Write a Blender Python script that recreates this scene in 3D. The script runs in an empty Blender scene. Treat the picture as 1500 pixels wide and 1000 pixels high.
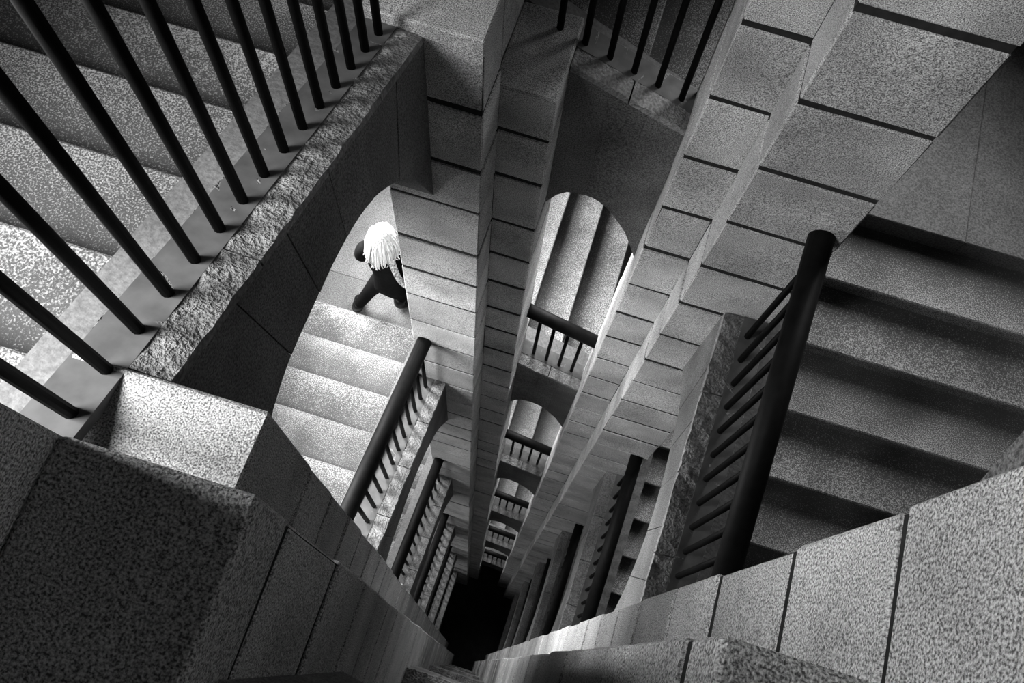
import bpy, bmesh, math, random
from mathutils import Matrix, Vector
random.seed(7)
scene = bpy.context.scene
COL = scene.collection

# ------------------------------------------------------------------ units
# All of the stairwell is laid out in "U" units (one unit = S metres). D is the depth below the camera.
S = 2.7
DFLOOR = 9.10
XC, YC = -0.0095, 0.4155            # centre of the well seen from the camera
def WP(x, y, D):                     # well-centred plan position and depth -> metres
    return Vector((x * S, y * S, (DFLOOR - D) * S))

# ------------------------------------------------------------------ camera
cam_d = bpy.data.cameras.new('camera')
cam = bpy.data.objects.new('camera', cam_d)
COL.objects.link(cam)
a, b, c, f = 0.15742446, 0.35502944, 0.14855974, 1283.35
Rm = Matrix.Rotation(a, 3, 'Z') @ Matrix.Rotation(b, 3, 'X') @ Matrix.Rotation(c, 3, 'Z')
cam.matrix_world = Matrix.Translation(WP(-XC, -YC, 0)) @ Rm.to_4x4()
cam_d.sensor_width = 36.0
cam_d.lens = f / 1500.0 * 36.0
cam_d.clip_start = 0.02
cam_d.clip_end = 200
scene.camera = cam

# ------------------------------------------------------------------ world, exposure
w = bpy.data.worlds.new('world'); scene.world = w
w.use_nodes = True
w.node_tree.nodes['Background'].inputs[0].default_value = (0.8, 0.8, 0.8, 1)
w.node_tree.nodes['Background'].inputs[1].default_value = 0.1
vs = scene.view_settings
vs.view_transform = 'Standard'; vs.look = 'None'; vs.gamma = 1.0; vs.exposure = 0.0
vs.use_curve_mapping = False
scene.cycles.max_bounces = 8
scene.cycles.diffuse_bounces = 2
scene.cycles.use_denoising = True

# ------------------------------------------------------------------ plan of the well
HX, HY = 0.191, 0.3745               # half size of the well
ARM = 0.088                          # length of each return wall at the corners
T = 0.166                            # wall thickness
REC = 0.083                          # recess of the arched string walls
KW = 0.0835                          # width of string wall and kerb
GO = 0.119                           # going of a step
FW = 0.60                            # clear width of the flights
OUTX, OUTY = HX + 0.17 + FW, HY + 0.17 + FW
DTOP = -1.25                         # underside of the ceiling

# daylight windows in the west wall: (y centre, depth of centre, half width, half height, watts)
WINS = [(-0.57, 0.12, 0.27, 0.30, 195.0)]
for k, e in zip(range(2, 7), (225.0, 100.0, 80.0, 62.0, 48.0)):
    d0 = 2.48 + 1.385 * (k - 2)
    WINS.append((0.64, d0 - 0.76, 0.22, 0.33, e))
    WINS.append((-0.22, d0 - 0.86, 0.18, 0.22, e * (0.45 if k == 2 else 0.28)))
TILT, SPREAD = math.radians(27), math.radians(125)
for i, (wy, wd, hw, hh, e) in enumerate(WINS):
    L = bpy.data.lights.new('window_daylight', 'AREA')
    L.shape = 'RECTANGLE'; L.size = 2 * hh * S; L.size_y = 2 * hw * S; L.energy = e
    o = bpy.data.objects.new('window_daylight', L); COL.objects.link(o)
    o.location = WP(-OUTX + 0.11, wy, wd); o.rotation_euler = (0, -math.pi / 2 + TILT, 0)   # sky light falls inwards and down
    L.spread = SPREAD

# windows in the north wall over the north-east landings: (x centre, depth of centre, half width, half height, watts)
NWINS = [(0.50, NE - 0.60, 0.20, 0.25, e) for NE, e in [(1.395, 25.0)] + [(2.762 + 1.385 * i, e) for i, e in enumerate((20.0, 15.0, 12.0, 10.0))]]
NWINS += [(-0.14, 2.60 + 1.385 * i - 0.74, 0.17, 0.24, e) for i, e in enumerate((42.0, 30.0, 26.0, 22.0, 18.0))]   # invented windows over the short flights, added as fill light on their treads
for wx, wd, hw, hh, e in NWINS:
    L = bpy.data.lights.new('window_daylight', 'AREA')  # also used for the added fill lights over the short flights
    L.shape = 'RECTANGLE'; L.size = 2 * hw * S; L.size_y = 2 * hh * S; L.energy = e
    o = bpy.data.objects.new('window_daylight', L); COL.objects.link(o)
    o.location = WP(wx, OUTY - 0.11, wd); o.rotation_euler = (-math.pi / 2 + TILT, 0, 0)
    L.spread = math.radians(95)

# ------------------------------------------------------------------ materials
def nmat(name):
    m = bpy.data.materials.new(name); m.use_nodes = True
    nt = m.node_tree
    return m, nt, nt.nodes['Principled BSDF']
def N(nt, t, **kw):
    n = nt.nodes.new(t)
    for k, v in kw.items(): setattr(n, k, v)
    return n
def ramp(nt, src, p0, v0, p1, v1, interp='LINEAR'):
    r = N(nt, 'ShaderNodeValToRGB'); r.color_ramp.interpolation = interp
    e = r.color_ramp.elements
    e[0].position = p0; e[0].color = (v0, v0, v0, 1); e[1].position = p1; e[1].color = (v1, v1, v1, 1)
    nt.links.new(src, r.inputs[0]); return r.outputs[0]
def mul(nt, A, B, fac=1.0, typ='MULTIPLY'):
    m = N(nt, 'ShaderNodeMixRGB', blend_type=typ); m.inputs[0].default_value = fac
    nt.links.new(A, m.inputs[1]); nt.links.new(B, m.inputs[2]); return m.outputs[0]
def stone(name, base, lo, hi, gscale=120, blot=0.35, bump=0.28, rough=0.85, dist=0.012, spec=0.25, per_obj=0.12):
    m, nt, bs = nmat(name)
    g = N(nt, 'ShaderNodeNewGeometry')
    n1 = N(nt, 'ShaderNodeTexNoise'); n1.inputs['Scale'].default_value = gscale; n1.inputs['Detail'].default_value = 2.5; n1.inputs['Roughness'].default_value = 0.6
    n2 = N(nt, 'ShaderNodeTexNoise'); n2.inputs['Scale'].default_value = 3.1; n2.inputs['Detail'].default_value = 5
    n3 = N(nt, 'ShaderNodeTexNoise'); n3.inputs['Scale'].default_value = 22; n3.inputs['Detail'].default_value = 4
    for n in (n1, n2, n3): nt.links.new(g.outputs['Position'], n.inputs['Vector'])
    grain = ramp(nt, n1.outputs['Fac'], 0.36, lo, 0.64, hi)
    bl = ramp(nt, n2.outputs['Fac'], 0.3, 1 - blot, 0.7, 1 + blot * 0.4)
    col = mul(nt, grain, bl)
    oi = N(nt, 'ShaderNodeObjectInfo')
    mr = N(nt, 'ShaderNodeMapRange'); mr.inputs['To Min'].default_value = base * (1 - per_obj); mr.inputs['To Max'].default_value = base * (1 + per_obj)
    nt.links.new(oi.outputs['Random'], mr.inputs['Value'])
    col = mul(nt, col, mr.outputs[0])
    nt.links.new(col, bs.inputs['Base Color'])
    bs.inputs['Roughness'].default_value = rough
    bs.inputs['Specular IOR Level'].default_value = spec
    ad = N(nt, 'ShaderNodeMath', operation='ADD')
    nt.links.new(n1.outputs['Fac'], ad.inputs[0]); nt.links.new(n3.outputs['Fac'], ad.inputs[1])
    bp = N(nt, 'ShaderNodeBump'); bp.inputs['Strength'].default_value = bump; bp.inputs['Distance'].default_value = dist
    nt.links.new(ad.outputs[0], bp.inputs['Height']); nt.links.new(bp.outputs[0], bs.inputs['Normal'])
    return m
def tread_mat(name, base):
    # worn terrazzo-like stone: dark ground, white grit showing where feet have worn it towards the nosing (object x = 0..1 across the tread)
    m, nt, bs = nmat(name)
    g = N(nt, 'ShaderNodeNewGeometry')
    n1 = N(nt, 'ShaderNodeTexNoise'); n1.inputs['Scale'].default_value = 190; n1.inputs['Detail'].default_value = 2.5
    n2 = N(nt, 'ShaderNodeTexNoise'); n2.inputs['Scale'].default_value = 4.0; n2.inputs['Detail'].default_value = 5
    for n in (n1, n2): nt.links.new(g.outputs['Position'], n.inputs['Vector'])
    tc = N(nt, 'ShaderNodeTexCoord'); sx = N(nt, 'ShaderNodeSeparateXYZ')
    nt.links.new(tc.outputs['Object'], sx.inputs[0])
    wear = ramp(nt, sx.outputs['X'], 0.02, 0.0, GO * S * 0.98, 0.16)
    w2 = ramp(nt, n2.outputs['Fac'], 0.35, -0.02, 0.7, 0.04)
    th = N(nt, 'ShaderNodeMath', operation='ADD'); nt.links.new(wear, th.inputs[0]); nt.links.new(w2, th.inputs[1])
    ad = N(nt, 'ShaderNodeMath', operation='ADD'); nt.links.new(n1.outputs['Fac'], ad.inputs[0]); nt.links.new(th.outputs[0], ad.inputs[1])
    spk = ramp(nt, ad.outputs[0], 0.60, base * 0.74, 0.80, min(0.9, base * 3.8))
    bl = ramp(nt, n2.outputs['Fac'], 0.3, 0.75, 0.7, 1.15)
    nt.links.new(mul(nt, spk, bl), bs.inputs['Base Color'])
    bs.inputs['Roughness'].default_value = 0.75; bs.inputs['Specular IOR Level'].default_value = 0.3
    bp = N(nt, 'ShaderNodeBump'); bp.inputs['Strength'].default_value = 0.3; bp.inputs['Distance'].default_value = 0.008
    nt.links.new(n1.outputs['Fac'], bp.inputs['Height']); nt.links.new(bp.outputs[0], bs.inputs['Normal'])
    return m
def plain(name, v, rough=0.5, spec=0.4, nscale=30, var=0.3, bump=0.1):
    m, nt, bs = nmat(name)
    g = N(nt, 'ShaderNodeNewGeometry'); n1 = N(nt, 'ShaderNodeTexNoise')
    n1.inputs['Scale'].default_value = nscale; n1.inputs['Detail'].default_value = 4
    nt.links.new(g.outputs['Position'], n1.inputs['Vector'])
    nt.links.new(ramp(nt, n1.outputs['Fac'], 0.3, v * (1 - var), 0.7, v * (1 + var)), bs.inputs['Base Color'])
    bs.inputs['Roughness'].default_value = rough; bs.inputs['Specular IOR Level'].default_value = spec
    bp = N(nt, 'ShaderNodeBump'); bp.inputs['Strength'].default_value = bump; bp.inputs['Distance'].default_value = 0.004
    nt.links.new(n1.outputs['Fac'], bp.inputs['Height']); nt.links.new(bp.outputs[0], bs.inputs['Normal'])
    return m
M = dict(
    granite=stone('granite_ashlar', 0.47, 0.22, 1.75, gscale=250, bump=0.4),
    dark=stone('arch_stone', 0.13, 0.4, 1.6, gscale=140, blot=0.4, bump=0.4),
    kerb=stone('rough_kerb_stone', 0.26, 0.68, 1.32, gscale=80, blot=0.5, bump=0.65, dist=0.03),
    mortar=plain('dark_mortar', 0.022, 0.95, 0.1),
    tread=tread_mat('worn_tread_stone', 0.115),
    flag=stone('landing_stone', 0.135, 0.6, 1.4, gscale=120, blot=0.3, bump=0.3),
    border=stone('smooth_border_stone', 0.19, 0.8, 1.2, gscale=60, blot=0.25, bump=0.2),
    channel=plain('smooth_cement', 0.11, 0.7, 0.3, 14, 0.25),
    iron=plain('black_iron_paint', 0.0018, 0.6, 0.06, 60, 0.4),
    rail=plain('black_handrail_paint', 0.004, 0.6, 0.12, 25, 0.5),
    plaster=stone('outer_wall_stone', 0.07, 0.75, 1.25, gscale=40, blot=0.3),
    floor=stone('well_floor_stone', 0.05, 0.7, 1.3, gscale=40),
    wframe=plain('window_frame_paint', 0.5, 0.5),
    hair=plain('white_hair', 0.72, 0.55, 0.3, 90, 0.08, 0.3),
    coat=plain('black_coat_cloth', 0.004, 0.9, 0.05, 40, 0.4),
    skin=plain('skin', 0.45, 0.6, 0.3, 60, 0.05),
    boot=plain('black_boot_leather', 0.004, 0.4, 0.2, 60, 0.3),
    scarf=plain('patterned_scarf_cloth', 0.4, 0.8, 0.2, 75, 0.98),
)
gm, gnt, gbs = nmat('window_glass'); gbs.inputs['Transmission Weight'].default_value = 1.0; gbs.inputs['Roughness'].default_value = 0.1
gbs.inputs['Base Color'].default_value = (0.9, 0.9, 0.9, 1); M['glass'] = gm

# ------------------------------------------------------------------ mesh helpers
def link(name, me, mat, parent=None, mw=None):
    o = bpy.data.objects.new(name, me); COL.objects.link(o)
    if mat is not None and not me.materials: me.materials.append(mat)
    if parent is not None:
        o.parent = parent
    if mw is not None: o.matrix_basis = mw if parent is None else parent.matrix_basis.inverted() @ mw
    return o
def mesh_of(name, verts, faces, smooth=False):
    me = bpy.data.meshes.new(name); me.from_pydata([tuple(v) for v in verts], [], faces)
    bm = bmesh.new(); bm.from_mesh(me); bmesh.ops.recalc_face_normals(bm, faces=bm.faces); bm.to_mesh(me); bm.free()
    if smooth:
        for p in me.polygons: p.use_smooth = True
    me.update(); return me
def bev_mesh(me, off, seg=1):
    bm = bmesh.new(); bm.from_mesh(me)
    bmesh.ops.bevel(bm, geom=list(bm.edges), offset=off, segments=seg, profile=0.6, affect='EDGES', clamp_overlap=True)
    bm.to_mesh(me); bm.free(); me.update(); return me
def box_vf(x0, x1, y0, y1, z0, z1):
    v = [(x0,y0,z0),(x1,y0,z0),(x1,y1,z0),(x0,y1,z0),(x0,y0,z1),(x1,y0,z1),(x1,y1,z1),(x0,y1,z1)]
    return v, [(0,3,2,1),(4,5,6,7),(0,1,5,4),(1,2,6,5),(2,3,7,6),(3,0,4,7)]
def box_mesh(name, x0, x1, y0, y1, z0, z1, bevel=0):
    me = mesh_of(name, *box_vf(x0, x1, y0, y1, z0, z1))
    if bevel:
        bev_mesh(me, bevel)
        for v in me.vertices: v.co += Vector((random.uniform(-.002, .002), random.uniform(-.002, .002), random.uniform(-.003, .003)))
    return me
def join_boxes(name, boxes):
    V, F = [], []
    for bx in boxes:
        v, fc = box_vf(*bx); n = len(V); V += v; F += [tuple(i + n for i in q) for q in fc]
    return mesh_of(name, V, F)
def tube_vf(p, q, r, n=10):
    p = Vector(p); q = Vector(q); d = (q - p).normalized()
    up = Vector((0, 0, 1)) if abs(d.z) < 0.9 else Vector((1, 0, 0))
    s = d.cross(up).normalized(); t = s.cross(d)
    V, F = [], []
    for c0 in (p, q):
        for i in range(n):
            an = 2 * math.pi * i / n; V.append(c0 + (s * math.cos(an) + t * math.sin(an)) * r)
    for i in range(n): F.append((i, (i + 1) % n, n + (i + 1) % n, n + i))
    F.append(tuple(range(n))[::-1]); F.append(tuple(range(n, 2 * n)))
    return V, F
def smooth_sides(me, n):
    for p in me.polygons:
        if len(p.vertices) == 4: p.use_smooth = True
def thing(name, label, cat, loc, group=None, kind=None):
    o = bpy.data.objects.new(name, None); COL.objects.link(o); o.location = loc; o.empty_display_size = 0.2
    o.matrix_basis = Matrix.Translation(loc)
    if label: o['label'] = label
    if cat: o['category'] = cat
    if group: o['group'] = group
    if kind: o['kind'] = kind
    return o
IDM = Matrix.Identity(4)
def child(name, me, mat, parent):           # mesh in world metres, parented to the Empty of its thing
    o = link(name, me, mat, parent)
    o.matrix_basis = parent.matrix_world_cached.inverted() if hasattr(parent, 'matrix_world_cached') else parent.matrix_basis.inverted()
    return o
def recenter(me):
    c0 = Vector((0, 0, 0))
    for v in me.vertices: c0 += v.co
    c0 /= max(1, len(me.vertices))
    for v in me.vertices: v.co -= c0
    return c0
def part(name, me, mat, parent):            # like child(), with the origin moved to the piece itself
    c0 = recenter(me); o = link(name, me, mat, parent)
    o.matrix_basis = parent.matrix_basis.inverted() @ Matrix.Translation(c0)
    return o

# ------------------------------------------------------------------ outer shell
ZT = (DFLOOR - DTOP) * S
WT = 0.25
def struct(name, me, mat, label=None):
    o = link(name, me, mat); o['kind'] = 'structure'
    if label: o['label'] = label
    return o
ox, oy = OUTX * S, OUTY * S
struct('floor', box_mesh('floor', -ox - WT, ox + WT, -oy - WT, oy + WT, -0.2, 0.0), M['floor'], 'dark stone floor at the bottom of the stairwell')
struct('ceiling', box_mesh('ceiling', -ox - WT, ox + WT, -oy - WT, oy + WT, ZT, ZT + 0.2), M['plaster'], 'plain ceiling over the top of the stairwell')
zs = sorted({0.0, ZT} | {(DFLOOR - wd + s * hh) * S for (_, wd, _, hh, _) in NWINS for s in (-1, 1)})
boxes = []
for z0, z1 in zip(zs[:-1], zs[1:]):
    zm = (z0 + z1) / 2
    cuts = sorted((((wx - hw) * S, (wx + hw) * S) for (wx, wd, hw, hh, _) in NWINS if abs((DFLOOR - wd) * S - zm) < hh * S))
    x = -ox - WT
    for c0, c1 in cuts + [(ox + WT, ox + WT)]:
        if c0 - x > 1e-4: boxes.append((x, c0, oy, oy + WT, z0, z1))
        x = c1
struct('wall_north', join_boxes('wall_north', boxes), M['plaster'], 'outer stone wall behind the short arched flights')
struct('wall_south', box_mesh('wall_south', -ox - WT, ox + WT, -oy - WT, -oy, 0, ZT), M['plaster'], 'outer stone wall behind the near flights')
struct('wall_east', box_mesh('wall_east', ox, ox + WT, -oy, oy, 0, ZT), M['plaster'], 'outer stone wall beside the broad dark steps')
# west wall with window openings
zs = sorted({0.0, ZT} | {(DFLOOR - wd + s * hh) * S for (_, wd, _, hh, _) in WINS for s in (-1, 1)})
boxes = []
for z0, z1 in zip(zs[:-1], zs[1:]):
    zm = (z0 + z1) / 2
    cuts = sorted((((wy - hw) * S, (wy + hw) * S) for (wy, wd, hw, hh, _) in WINS if abs((DFLOOR - wd) * S - zm) < hh * S))
    y = -oy
    for c0, c1 in cuts + [(oy, oy)]:
        if c0 - y > 1e-4: boxes.append((-ox - WT, -ox, y, c0, z0, z1))
        y = c1
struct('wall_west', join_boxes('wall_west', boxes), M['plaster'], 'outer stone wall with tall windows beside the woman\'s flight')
def window(i, lo, hi, z0, z1, plane, axis):
    def bx(a0, a1, b0, b1, c0, c1):      # a: through the wall, b: along it
        return (a0, a1, b0, b1, c0, c1) if axis == 'x' else (b0, b1, a0, a1, c0, c1)
    sg = -1 if plane < 0 else 1
    x0, x1 = sorted((plane + sg * .18, plane + sg * .12))
    mid = (lo + hi) / 2
    e = thing('window_%d' % i, None, None, (plane + sg * .15, mid, z0) if axis == 'x' else (mid, plane + sg * .15, z0), kind='structure')
    child('window_frame', join_boxes('window_frame', [bx(x0, x1, lo, lo + .06, z0, z1), bx(x0, x1, hi - .06, hi, z0, z1), bx(x0, x1, lo + .06, hi - .06, z0, z0 + .06), bx(x0, x1, lo + .06, hi - .06, z1 - .06, z1)]), M['wframe'], e)
    zm = (z0 + z1) / 2
    child('glazing_bar', join_boxes('glazing_bar', [bx(x0 + .01, x1 - .01, mid - .02, mid + .02, z0 + .06, z1 - .06), bx(x0 + .01, x1 - .01, lo + .06, mid - .02, zm - .02, zm + .02), bx(x0 + .01, x1 - .01, mid + .02, hi - .06, zm - .02, zm + .02)]), M['wframe'], e)
    for ya, yb in ((lo + .06, mid - .02), (mid + .02, hi - .06)):
        for za, zb in ((z0 + .06, zm - .02), (zm + .02, z1 - .06)):
            child('pane', box_mesh('pane', *bx(x0 + .025, x0 + .031, ya, yb, za, zb)), M['glass'], e)
for i, (wy, wd, hw, hh, _) in enumerate(WINS):
    window(i + 1, (wy - hw) * S, (wy + hw) * S, (DFLOOR - wd - hh) * S, (DFLOOR - wd + hh) * S, -ox, 'x')
for i, (wx, wd, hw, hh, _) in enumerate(NWINS):  # frames the invented fill windows over the short flights as well
    window(len(WINS) + i + 1, (wx - hw) * S, (wx + hw) * S, (DFLOOR - wd - hh) * S, (DFLOOR - wd + hh) * S, oy, 'y')

# ------------------------------------------------------------------ corner piers of ashlar blocks
JG = 0.0105                          # joint width
COURSE = 0.153
DSPLIT = 4.3
def pier(name, sx, sy, joints, top_long, top_short, core_top, label):
    """sx, sy: quadrant. The long-side arm stands in the x = HX wall, the short-side arm in the y = HY wall."""
    base = thing(name, label, None, WP(sx * (HX + T / 2), sy * (HY + T / 2), DFLOOR), kind='structure')
    X0, X1 = HX, HX + T; Y0, Y1 = HY, HY + T
    A1 = (X0, X1, HY - ARM, HY)      # arm in the long wall
    A2 = (HX - ARM, HX + .012, Y0, Y1)      # arm in the short wall
    ins = 0.0022
    def q(r, d0, d1):
        xs = sorted((sx * r[0], sx * r[1])); ys = sorted((sy * r[2], sy * r[3]))
        return (xs[0] * S, xs[1] * S, ys[0] * S, ys[1] * S, (DFLOOR - d1) * S, (DFLOOR - d0) * S)
    # rubble and mortar heart, set back behind the blocks
    m1 = (X0 + ins, X1 - ins, HY - ARM + ins, HY); m2 = (HX - ARM + ins, HX, Y0 + ins, Y1 - ins)
    mt = join_boxes('mortar_bed', [q(m1, top_long + .03, DFLOOR), q(m2, top_short + .03, DFLOOR), q((X0, X1, Y0, Y1), top_short + .05, DFLOOR)])
    child('mortar_bed', mt, M['mortar'], base)
    far = []
    for arm, top in ((A1, top_long), (A2, top_short)):
        js = [j for j in joints if j > top + 0.05]
        lv = [top] + js
        while lv[-1] < DFLOOR - 0.02: lv.append(min(DFLOOR, lv[-1] + COURSE))
        for d0, d1 in zip(lv[:-1], lv[1:]):
            if d1 - d0 < 0.02: continue
            j = JG / 2
            o = random.uniform(-.0012, .0012)
            r = (arm[0] + o, arm[1] + o, arm[2] + o, arm[3] + o)
            bx = q(r, d0 + (0 if d0 == top else j * random.uniform(.75, 1.15)), d1 - j * random.uniform(.75, 1.15))
            if d0 < DSPLIT:
                part('stone_block', box_mesh('stone_block', *bx, bevel=0.0026 * S), M['granite'], base)
            else:
                far.append(bx)
    if far:
        o = child('stone_courses', join_boxes('stone_courses', far), M['granite'], base); o['kind'] = 'stuff'
    # corner post
    lv = [core_top + COURSE * i for i in range(60) if core_top + COURSE * i < max(top_long, top_short) + 0.2]
    for d0, d1 in zip(lv[:-1], lv[1:]):
        part('corner_block', box_mesh('corner_block', *q((X0 + (.0005 if d1 < top_short else .0125), X1, Y0 + .0005, Y1), d0 + JG / 5, d1 - JG / 5), bevel=0.0025 * S), M['granite'], base)
    return base
def seq(first, n=80):
    out = list(first)
    while len(out) < n: out.append(out[-1] + COURSE)
    return out
J_NE = seq([-1.13 + COURSE * i for i in range(11)] + [.693 - COURSE, .693, .849, .998, 1.149, 1.304, 1.461, 1.628])
J_NE = sorted(set(round(x, 4) for x in J_NE if x < .45 or x > .50))
J_NW = seq([1.060, 1.216, 1.3545, 1.5255, 1.673, 1.815, 1.972, 2.109])
J_SE = seq([.26, .414, .564, .740, .899, 1.084])
J_SW = seq([.491, .690, .8716, 1.021])
pier('wall_northeast', 1, 1, J_NE, DTOP, DTOP, DTOP, 'tall ashlar corner pier where the thick black handrail of the broad steps ends')
pier('wall_northwest', -1, 1, J_NW, .905, 1.105, DTOP, 'ashlar corner pier the white-haired woman walks behind')
pier('wall_southwest', -1, -1, J_SW, .666, .410, DTOP, 'dark corner pier with a ledge at the foot of the upper row of balusters')
pier('wall_southeast', 1, -1, J_SE, .235, .361, DTOP, 'pale corner pier whose courses run down beside the broad dark steps')

# ------------------------------------------------------------------ flights
SIDES = {'W': ((0, 1), (-1, 0), HX, HY, 9), 'N': ((1, 0), (0, 1), HY, HX, 6),
         'E': ((0, -1), (1, 0), HX, HY, 9), 'S': ((-1, 0), (0, -1), HY, HX, 6)}
class Side:
    def __init__(s, k):
        s.k = k
        (s.ux, s.uy), (s.vx, s.vy), s.vi, s.Lu, s.R = SIDES[k]
        s.o = s.Lu - ARM
        s.u0 = -(s.Lu + 0.162)
        s.uout = -(s.Lu + 0.17 + FW)
    def P(s, u, v, D): return WP(s.ux * u + s.vx * v, s.uy * u + s.vy * v, D)
    def rot(s): return Matrix(((s.ux, s.vx, 0, 0), (s.uy, s.vy, 0, 0), (0, 0, 1, 0), (0, 0, 0, 1)))
def prism(sd, pts, v0, v1, name, per_v=None):
    n = len(pts); V = [sd.P(u, v0, D) for u, D in pts] + [sd.P(u, v1, D) for u, D in pts]
    F = [tuple(range(n)), tuple(range(2 * n - 1, n - 1, -1))] + [(i, (i + 1) % n, n + (i + 1) % n, n + i) for i in range(n)]
    return mesh_of(name, V, F)
def cr(tab, s):                     # smooth lookup in a table of (s, value)
    n = len(tab)
    for i in range(n - 1):
        if s <= tab[i + 1][0] or i == n - 2:
            x0, y0 = tab[i]; x1, y1 = tab[i + 1]
            xm, ym = tab[max(0, i - 1)]; xp, yp = tab[min(n - 1, i + 2)]
            m0 = (y1 - ym) / max(1e-6, x1 - xm); m1 = (yp - y0) / max(1e-6, xp - x0)
            h = x1 - x0; t = (s - x0) / h
            return (2*t**3-3*t*t+1)*y0 + (t**3-2*t*t+t)*h*m0 + (-2*t**3+3*t*t)*y1 + (t**3-t*t)*h*m1
SOF_L = [(0, .33), (.085, .27), (.2, .218), (.337, .187), (.45, .165), (.59, .16), (.71, .187), (.855, .258), (.947, .352), (1, .41)]
SOF_S = [(0, .43), (.06, .395), (.2, .352), (.5, .333), (.8, .385), (.93, .437), (1, .47)]
COP = 0.014                          # thickness of the kerb stones
def flight(side, D0, r, DcA, DcB, hr, lab):
    sd = Side(side); R, o = sd.R, sd.o
    base_loc = sd.P(sd.u0, sd.vi + .17 + FW / 2, D0)
    # steps
    t = thing('stair_flight', lab['flight'], 'stairs', sd.P(0, sd.vi + .17 + FW / 2, D0 + (R - 1) * r), 'stone stair flights around the well')
    va, vb = sd.vi + 0.214, sd.vi + 0.17 + FW - .001
    key = ('step', side, round(r, 4))
    if key not in MESHES:
        pts = [(0, 0), (GO + .004, 0), (GO + .0065, .002), (GO + .0065, .010), (GO + .003, .014), (GO, .016), (GO, r + .07), (0, .07)]
        wd = (vb - va) / 2
        n = len(pts)
        V = [Vector((p[0] * S, -wd * S, -p[1] * S)) for p in pts] + [Vector((p[0] * S, wd * S, -p[1] * S)) for p in pts]
        F = [tuple(range(n)), tuple(range(2 * n - 1, n - 1, -1))] + [(i, (i + 1) % n, n + (i + 1) % n, n + i) for i in range(n)]
        me = mesh_of('step', V, F); me.materials.append(M['tread']); MESHES[key] = me
    for n in range(1, R):
        ob = bpy.data.objects.new('step', MESHES[key]); COL.objects.link(ob); ob.parent = t
        ob.matrix_basis = t.matrix_basis.inverted() @ Matrix.Translation(sd.P(sd.u0 + (n - 1) * GO, (va + vb) / 2, D0 + n * r)) @ sd.rot()
    # border strip between treads and kerb
    un = sd.u0 + (R - 1) * GO; lift = .016
    bp_ = [(sd.u0, D0 - lift), (un, D0 + (R - 1) * r - lift), (un, D0 + (R - 1) * r + .09), (sd.u0, D0 + .09)]
    part('border_strip', prism(sd, bp_, sd.vi + .1695, sd.vi + .213, 'border_strip'), M['border'], t)
    # arched string wall with kerb
    v0, v1 = sd.vi + REC, sd.vi + REC + KW
    aw = thing('arched_string_wall', lab['arch'], 'arch', sd.P(0, (v0 + v1) / 2, (DcA + DcB) / 2 + .2), 'arched walls carrying the railings')
    Dc = lambda u: DcA + (DcB - DcA) * (u + o) / (2 * o)
    tab = SOF_L if R == 9 else SOF_S
    sof = lambda u: Dc(u) + cr(tab, min(1, max(0, (u + o) / (2 * o))))
    nv = 6 if R == 9 else 3
    g = .0007 if R == 9 else .0002
    for i in range(nv):
        ta, tb = -o + 2 * o * i / nv, -o + 2 * o * (i + 1) / nv
        fan = 0.86
        sa, sb = (ta * fan if 0 < i else ta), (tb * fan if i < nv - 1 else tb)
        ta2, tb2, sa2, sb2 = ta + g, tb - g, sa + g, sb - g
        if i == 0: ta2, sa2 = ta, sa
        if i == nv - 1: tb2, sb2 = tb, sb
        pts = [(ta2, Dc(ta2) + COP), (tb2, Dc(tb2) + COP)]
        for k in range(5):
            u = sb2 + (sa2 - sb2) * k / 4; pts.append((u, sof(u)))
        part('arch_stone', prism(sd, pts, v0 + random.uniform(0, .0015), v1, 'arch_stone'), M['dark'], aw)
    # joint filling, set back
    pts = [(-o, Dc(-o) + COP), (o, Dc(o) + COP)] + [(o - 2 * o * k / 24, sof(o - 2 * o * k / 24) - .0015) for k in range(25)]
    child('mortar_bed', prism(sd, pts, v0 + .004, v1 - .001, 'mortar_bed'), M['mortar'], aw)
    nk = 4 if R == 9 else 2
    for i in range(nk):
        ua, ub = -o + 2 * o * i / nk + .0012, -o + 2 * o * (i + 1) / nk - .0012
        V, F = [], []
        nu, nw = 12, 5
        for iu in range(nu + 1):
            u = ua + (ub - ua) * iu / nu
            for iv in range(nw + 1):
                v = v0 + (v1 - v0) * iv / nw
                jit = random.uniform(-.0016, .0016)
                ev = random.uniform(-.0035, .0015) if iv == 0 else 0
                V.append(sd.P(u, v - ev * .6, Dc(u) + jit + (abs(ev) * .8 if iv == 0 else 0)))
        nt_ = len(V)
        for iu in range(nu):
            for iv in range(nw):
                q0 = iu * (nw + 1) + iv; F.append((q0, q0 + 1, q0 + nw + 2, q0 + nw + 1))
        b0 = len(V)
        V += [sd.P(ua + (ub - ua) * iu / nu, v0, Dc(ua + (ub - ua) * iu / nu) + COP) for iu in range(nu + 1)]
        V += [sd.P(ua + (ub - ua) * iu / nu, v1, Dc(ua + (ub - ua) * iu / nu) + COP) for iu in range(nu + 1)]
        for iu in range(nu):
            F.append((iu * (nw + 1), (iu + 1) * (nw + 1), b0 + iu + 1, b0 + iu))
            F.append((iu * (nw + 1) + nw, (iu + 1) * (nw + 1) + nw, b0 + nu + 1 + iu + 1, b0 + nu + 1 + iu))
            F.append((b0 + iu, b0 + iu + 1, b0 + nu + 2 + iu, b0 + nu + 1 + iu))
        F.append(tuple(range(nw + 1)) + (b0 + nu + 1, b0)); F.append(tuple(range(nu * (nw + 1), nt_)) + (b0 + 2 * nu + 1, b0 + nu))
        part('kerb_stone', mesh_of('kerb_stone', V, F), M['kerb'], aw)
    ue = o
    cpts = lambda a0, a1: [(a0, Dc(a0) - .0012), (a1, Dc(a1) - .0012), (a1, Dc(a1) + .012), (a0, Dc(a0) + .012)]
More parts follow.
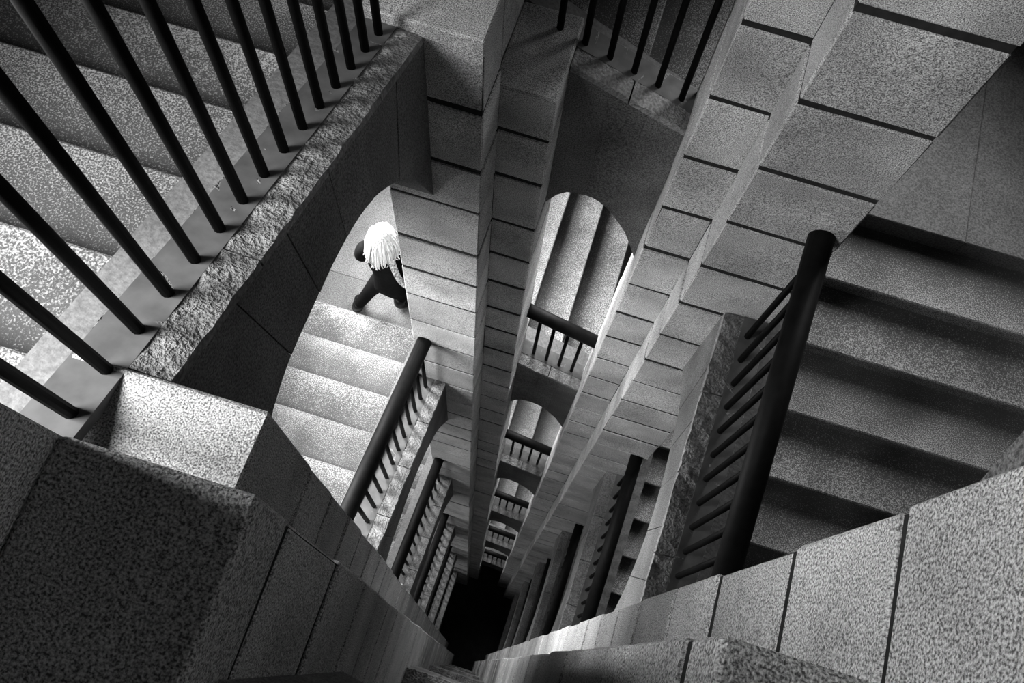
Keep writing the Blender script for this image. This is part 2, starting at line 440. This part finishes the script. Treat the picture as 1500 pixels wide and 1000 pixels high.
    vch0, vch1 = sd.vi + .119, sd.vi + .1655
    part('cement_channel', prism(sd, cpts(-o - (ARM if lab.get('ext') == 1 else 0), o), vch0, vch1, 'cement_channel'), M['channel'], aw)
    # railing
    vr = sd.vi + 0.133
    rl = thing('railing', lab['rail'], 'railing', sd.P(0, vr, (DcA + DcB) / 2), 'black iron railings on the kerbs')
    u_s = -o - {1: .075, 2: .055}.get(lab.get('ext'), 0.0)
    rr = .0195 * S
    V, F = tube_vf(sd.P(u_s - .004, vr, Dc(u_s) - hr), sd.P(o + .004, vr, Dc(o) - hr), rr, 16)
    me = mesh_of('handrail', V, F); smooth_sides(me, 4); part('handrail', me, M['rail'], rl)
    sp = .0425 if R == 9 else .043
    nb = int((o - .012 - (u_s + .012)) / sp) - (1 if R == 6 and not lab.get('ext') else 0)
    off = ((o - u_s) - nb * sp) / 2
    for i in range(nb + 1):
        u = u_s + off + i * sp
        dtop = Dc(u) - hr + .010; dbot = Dc(u) + .004
        Ln = round((dbot - dtop) * S, 4)
        kk = ('bal', Ln)
        if kk not in MESHES:
            V, F = tube_vf((0, 0, 0), (0, 0, Ln), .0148, 10); me = mesh_of('baluster', V, F); smooth_sides(me, 4); me.materials.append(M['iron']); MESHES[kk] = me
        ob = bpy.data.objects.new('baluster', MESHES[kk]); COL.objects.link(ob); ob.parent = rl
        ob.matrix_basis = rl.matrix_basis.inverted() @ Matrix.Translation(sd.P(u, vr, dbot))
    # landing at the head of the flight
    pv = {'W': 'S', 'N': 'W', 'E': 'N', 'S': 'E'}[side]; ps = Side(pv)
    vs0 = ps.u0 + (ps.R - 1) * GO
    ld = thing('landing', lab['landing'], 'landing', sd.P(sd.u0 - .3, vs0 + .4, D0 + .08), 'square stone landings at the corners')
    vv = [vs0, sd.vi + .167, sd.vi + .47, sd.vi + .169 + FW]
    for i, (p0, p1) in enumerate(zip(vv[:-1], vv[1:])):
        u1 = sd.u0 if p0 > sd.vi + .1 else sd.u0 - .0045
        me = mesh_of('flagstone', *(lambda A, B: box_vf(min(A.x, B.x), max(A.x, B.x), min(A.y, B.y), max(A.y, B.y), A.z, B.z))(sd.P(sd.uout + .001, p0 + .0003, D0 + .08), sd.P(u1, p1 - .0003, D0)))
        bev_mesh(me, .004)
        part('flagstone', me, M['flag'], ld)
MESHES = {}
SN = {'W': "woman's side", 'N': 'arched short side', 'E': 'broad-step side', 'S': 'near side'}
REL = {-1: 'two storeys above', 0: 'one storey above', 1: 'level with', 2: 'one storey below', 3: 'two storeys below', 4: 'three storeys below', 5: 'four storeys below'}
def labels(side, k):
    ref = {'W': ('the white-haired woman', k - 1), 'N': ('the railed arch between the two piers', k - 1), 'E': ('the thick near handrail on the broad steps', k), 'S': ('the dark near pier', k)}
    L = {}
    if side == 'W':
        fl = {1: 'stone flight seen behind the largest row of black balusters', 2: 'sunlit stone flight the white-haired woman has just come down'}
        ar = {1: 'dark raking arched wall framing the view of the woman', 2: 'arched string wall under the railing next to the woman'}
        ra = {1: 'black balusters standing on the broad rough kerb above the woman', 2: 'black railing with shadows along the sunlit flight near the woman'}
    elif side == 'N':
        fl = {1: 'short stone flight behind the topmost balusters between the two piers', 2: 'brightly lit stone treads seen through the large middle arch'}
        ar = {1: 'dark wall of the largest arch between the two tall piers', 2: 'dark arched wall just under the railing in the bright middle arch'}
        ra = {1: 'topmost short row of balusters between the two tall piers', 2: 'short black railing against the bright treads in the middle arch'}
    elif side == 'E':
        fl = {0: 'topmost stone flight overhead on the broad-step side', 1: 'broad dark speckled steps beside the thick black handrail'}
        ar = {0: 'arched string wall overhead on the broad-step side', 1: 'arched string wall with pale face under the thickest black handrail'}
        ra = {0: 'black railing overhead on the broad-step side', 1: 'thick black handrail with raking balusters beside the broad steps'}
    else:
        fl = {0: 'stone flight under the viewpoint between the two near piers'}
        ar = {0: 'arched string wall under the viewpoint between the two near piers'}
        ra = {0: 'black railing at the viewpoint between the two near piers'}
    first = {'W': 2, 'N': 2, 'E': 1, 'S': 0}[side]
    who = {'W': ("stone flight", "the woman's flight"), 'N': ('short stone flight', 'the bright flight in the middle arch'), 'E': ('stone flight', 'the broad dark steps'), 'S': ('short stone flight', 'the flight at the viewpoint')}[side]
    nw = ['', 'one storey', 'two storeys', 'three storeys', 'four storeys', 'five storeys', 'six storeys']
    n = nw[max(0, k - first)]
    L['flight'] = fl.get(k, '%s %s straight below %s' % (who[0], n, who[1]))
    L['arch'] = ar.get(k, 'arched string wall %s straight below %s' % (n, who[1]))
    L['rail'] = ra.get(k, 'black iron railing %s straight below %s' % (n, who[1]))
    cor = {'W': 'corner landing at the head of ', 'N': 'corner landing at the head of ', 'E': 'corner landing at the head of ', 'S': 'corner landing at the head of '}[side]
    lf = L['flight']
    special = {('W', 1): 'stone landing above the ledge at the largest row of balusters', ('N', 2): 'sunlit stone landing under the white-haired woman', ('E', 1): 'grey stone landing above the broad dark steps beside the tall pier',
               ('N', 1): 'stone landing behind the pier above the woman', ('W', 2): "stone landing at the head of the woman's sunlit flight", ('E', 0): 'topmost stone landing on the broad-step side', ('S', 0): 'stone landing by the near end of the broad-step side'}
    L['landing'] = special.get((side, k), 'stone landing %s below, heading %s' % (n, who[1]))
    if k == 1 and side in 'WN': L['ext'] = 1 if side == 'W' else 2
    return L
FL = [('E', 0, -.035, .045, .022, .235, .334), ('S', 0, .37, .045, .385, .465, .334),
      ('W', 1, .612, .048, .669, .923, .375), ('N', 1, 1.044, .0585, 1.118, 1.199, .334), ('E', 1, 1.395, .044, 1.440, 1.600, .328)]
for k in range(2, 7):
    d = 1.385 * (k - 2)
    FL += [('W', k, 2.12 + d, .040, 2.185 + d, 2.410 + d, .312), ('N', k, 2.48 + d, .047, 2.550 + d, 2.635 + d, .312), ('E', k, 2.762 + d, .044, 2.835 + d, 3.030 + d, .275)]
S1 = [('S', 1, 1.791, .0548, 1.88, 1.96, .31)] + [('S', k, 3.158 + 1.385 * (k - 2), .0578, 3.24 + 1.385 * (k - 2), 3.33 + 1.385 * (k - 2), .31) for k in range(2, 6)]
for side, k, D0, r, da, db, hr in FL + S1:
    flight(side, D0, r, da, db, hr, labels(side, k))

# ------------------------------------------------------------------ the woman
def woman():
    base = WP(0, 0, 2.48); base.x, base.y = -1.36, 1.20
    t = thing('person', 'person with long white hair in black coat and boots stepping off the sunlit flight', 'person', base)
    def skinmesh(name, verts, edges, radii, mat, sub=2, root=0):
        me = bpy.data.meshes.new(name); me.from_pydata(verts, edges, [])
        o = bpy.data.objects.new(name, me); COL.objects.link(o); o.parent = t
        o.matrix_basis = Matrix.Identity(4)
        me.materials.append(mat)
        o.modifiers.new('skin', 'SKIN'); sv = me.skin_vertices[0].data
        for i, r in enumerate(radii):
            sv[i].radius = (r, r) if not isinstance(r, tuple) else r
            sv[i].use_root = (i == root)
        m = o.modifiers.new('sub', 'SUBSURF'); m.levels = sub; m.render_levels = sub
        for p in me.polygons: p.use_smooth = True
        o.modifiers['skin'].use_smooth_shade = True
        return o
    # body: one continuous figure (pelvis root)
    V = [(.07, .02, .84), (.08, .02, 1.02), (.075, .01, 1.20), (.07, .0, 1.31), (.07, .0, 1.37), (.065, .01, 1.44), (.065, .015, 1.52),
         (.0, .02, .80), (-.13, .03, .47), (-.27, -.01, .115), (-.30, .08, .035),
         (.14, .05, .79), (.12, .20, .46), (.03, .13, .10), (.10, .20, .04),
         (-.06, -.005, 1.28), (-.11, .02, 1.07), (-.06, .17, .93), (-.02, .22, .90),
         (.18, .01, 1.28), (.24, .01, 1.06), (.22, .14, .90), (.20, .20, .86)]
    E_ = [(0, 1), (1, 2), (2, 3), (3, 4), (4, 5), (5, 6), (0, 7), (7, 8), (8, 9), (9, 10), (0, 11), (11, 12), (12, 13), (13, 14), (3, 15), (15, 16), (16, 17), (17, 18), (3, 19), (19, 20), (20, 21), (21, 22)]
    Rr = [.11, .095, .10, .085, .045, .085, .075, .09, .06, .042, .03, .09, .06, .042, .03, .055, .045, .035, .025, .055, .045, .035, .025]
    body = skinmesh('body', V, E_, Rr, M['coat'], 2)
    body['label'] = 'body in black trousers'
    # head with face, turned away from the viewpoint
    def ell(cx, cy, cz, rx, ry, rz, nu=16, nv=12):
        V, F = [], []
        for j in range(nv + 1):
            th = math.pi * j / nv
            for i in range(nu):
                ph = 2 * math.pi * i / nu
                V.append((cx + rx * math.sin(th) * math.cos(ph), cy + ry * math.sin(th) * math.sin(ph), cz + rz * math.cos(th)))
        for j in range(nv):
            for i in range(nu):
                F.append((j * nu + i, j * nu + (i + 1) % nu, (j + 1) * nu + (i + 1) % nu, (j + 1) * nu + i))
        return V, F
    def addvf(lst):
        V, F = [], []
        for v, fc in lst:
            n = len(V); V += v; F += [tuple(i + n for i in q) for q in fc]
        return V, F
    hx, hy, hz = .055, .03, 1.45
    V, F = addvf([ell(hx, hy, hz, .072, .09, .112), ell(hx, hy + .09, hz - .012, .014, .02, .022, 8, 6), ell(hx, hy + .083, hz - .05, .025, .012, .007, 8, 6),
                  ell(hx - .074, hy, hz - .005, .012, .02, .03, 8, 6), ell(hx + .074, hy, hz - .005, .012, .02, .03, 8, 6),
                  ell(hx - .03, hy + .078, hz + .012, .014, .01, .009, 8, 6), ell(hx + .03, hy + .078, hz + .012, .014, .01, .009, 8, 6)])
    me = mesh_of('head', V, F, True); link('head', me, M['skin'], t)
    # hands: palm and five bent fingers, half hidden by the sleeves
    for (px, py, pz), sg in (((-.02, .23, .895), 1), ((.20, .21, .855), -1)):
        parts = [ell(px, py, pz, .022, .038, .034, 10, 8)]
        for q in range(4):
            x0 = px + (q - 1.5) * .012; l = (.034, .040, .038, .030)[q]
            parts.append(tube_vf((x0, py + .025, pz - .012), (x0, py + .030 + l * .6, pz - .035), .0075, 6))
            parts.append(tube_vf((x0, py + .030 + l * .6, pz - .035), (x0, py + .022 + l * .5, pz - .035 - l * .7), .0068, 6))
        parts.append(tube_vf((px + sg * .016, py + .005, pz - .005), (px + sg * .036, py + .035, pz - .03), .0085, 6))
        V, F = addvf(parts); link('hand', mesh_of('hand', V, F, True), M['skin'], t)
    # coat: lofted shell flaring towards the hem, with sleeves
    rings = [(.065, .00, 1.375, .055, .055), (.062, -.002, 1.335, .115, .08), (.06, .0, 1.28, .135, .10), (.062, .01, 1.15, .13, .11), (.066, .02, 1.02, .12, .105), (.07, .03, .92, .13, .115), (.075, .04, .80, .145, .13), (.078, .045, .735, .152, .138), (.078, .045, .73, .138, .122)]
    V, F = [], []; n = 28
    for k, (cx, cy, cz, rx, ry) in enumerate(rings):
        for i in range(n):
            an = 2 * math.pi * i / n
            fold = 1 + (.05 * math.sin(an * 5 + 1) * max(0, k - 4) / 4)
            V.append((cx + rx * fold * math.copysign(abs(math.cos(an)) ** .85, math.cos(an)), cy + ry * fold * math.copysign(abs(math.sin(an)) ** .85, math.sin(an)), cz))
    for k in range(len(rings) - 1):
        for i in range(n): F.append((k * n + i, k * n + (i + 1) % n, (k + 1) * n + (i + 1) % n, (k + 1) * n + i))
    F.append(tuple(range(n))); F.append(tuple(range((len(rings) - 1) * n, len(rings) * n)))
    me = mesh_of('coat', V, F, True); co = link('coat', me, M['coat'], t)
    for nm, vv in (('sleeve', [(-.03, -.0, 1.315), (-.09, -.005, 1.28), (-.14, .01, 1.09), (-.075, .15, .955), (-.04, .20, .915)]), ('sleeve', [(.15, .0, 1.315), (.195, .0, 1.28), (.245, .01, 1.06), (.225, .13, .92), (.205, .18, .875)])):
        skinmesh(nm, vv, [(0, 1), (1, 2), (2, 3), (3, 4)], [.058, .058, .052, .047, .044], M['coat'], 2)
    # boots
    for pts, rad in (([(-.245, -.005, .20), (-.275, -.02, .085), (-.285, .03, .05), (-.31, .115, .034)], [.052, .05, .045, .036]),
                     ([(.045, .145, .20), (.03, .125, .075), (.07, .165, .05), (.145, .225, .036)], [.055, .05, .046, .038])):
        skinmesh('boot', pts, [(0, 1), (1, 2), (2, 3)], rad, M['boot'], 2)
    # scarf over the right shoulder
    V, F = [], []
    for k in range(13):
        s = k / 12
        p = Vector((.135 + .10 * s, -.085 - .035 * math.sin(s * 3), 1.385 - .36 * s))
        for dx in (-.028, .0, .03): V.append((p.x + dx, p.y - (.012 if dx == 0 else 0) + .02 * abs(dx) / .03, p.z))
    for k in range(12):
        for j in range(2): F.append((k * 3 + j, k * 3 + j + 1, k * 3 + 4 + j, k * 3 + 3 + j))
    sc = link('scarf', mesh_of('scarf', V, F, True), M['scarf'], t)
    m = sc.modifiers.new('solid', 'SOLIDIFY'); m.thickness = .012
    # hair: cap plus hanging locks
    rnd = random.Random(3)
    lst = [ell(hx, hy - .015, hz + .02, .092, .108, .118, 20, 14), ell(hx, hy - .04, hz - .05, .108, .085, .10, 18, 12)]
    for i in range(150):
        an = rnd.uniform(math.pi * .85, math.pi * 2.08) if i > 30 else rnd.uniform(0, 2 * math.pi)
        rt = rnd.uniform(.1, 1)
        p0 = Vector((hx + .085 * rt * math.cos(an), hy - .015 + .10 * rt * math.sin(an), hz + .02 + .118 * math.sqrt(max(0, 1 - rt * rt * .9))))
        p1 = Vector((hx + .108 * math.cos(an), hy - .02 + .122 * math.sin(an), hz - .01 + rnd.uniform(-.03, .03)))
        p2 = Vector((hx + rnd.uniform(.10, .125) * math.cos(an), hy - .035 + rnd.uniform(.11, .135) * math.sin(an), hz - rnd.uniform(.07, .13)))
        p3 = Vector((p2.x + rnd.uniform(-.015, .015), p2.y + rnd.uniform(-.012, .015), p2.z - rnd.uniform(.01, .05)))
        if math.sin(an) > .3: p2.z = hz - .02; p3.z = hz - .04
        r0 = rnd.uniform(.006, .011)
        V, F = [], []; path = [p0, p0.lerp(p1, .5) + (p0 - Vector((hx, hy, hz))) * .08, p1, p1.lerp(p2, .5), p2, p3]
        for k, p in enumerate(path):
            rr = r0 * (1 - .14 * k)
            out = Vector((math.cos(an), math.sin(an), .3)).normalized(); sdv = Vector((-math.sin(an), math.cos(an), 0))
            for q in range(4):
                aa = math.pi / 2 * q; V.append(tuple(p + out * rr * math.cos(aa) * .7 + sdv * rr * math.sin(aa)))
        for k in range(len(path) - 1):
            for q in range(4): F.append((k * 4 + q, k * 4 + (q + 1) % 4, k * 4 + 4 + (q + 1) % 4, k * 4 + 4 + q))
        lst.append((V, F))
    V, F = addvf(lst)
    h = link('hair', mesh_of('hair', V, F, True), M['hair'], t); h['label'] = 'long loose white hair'
woman()
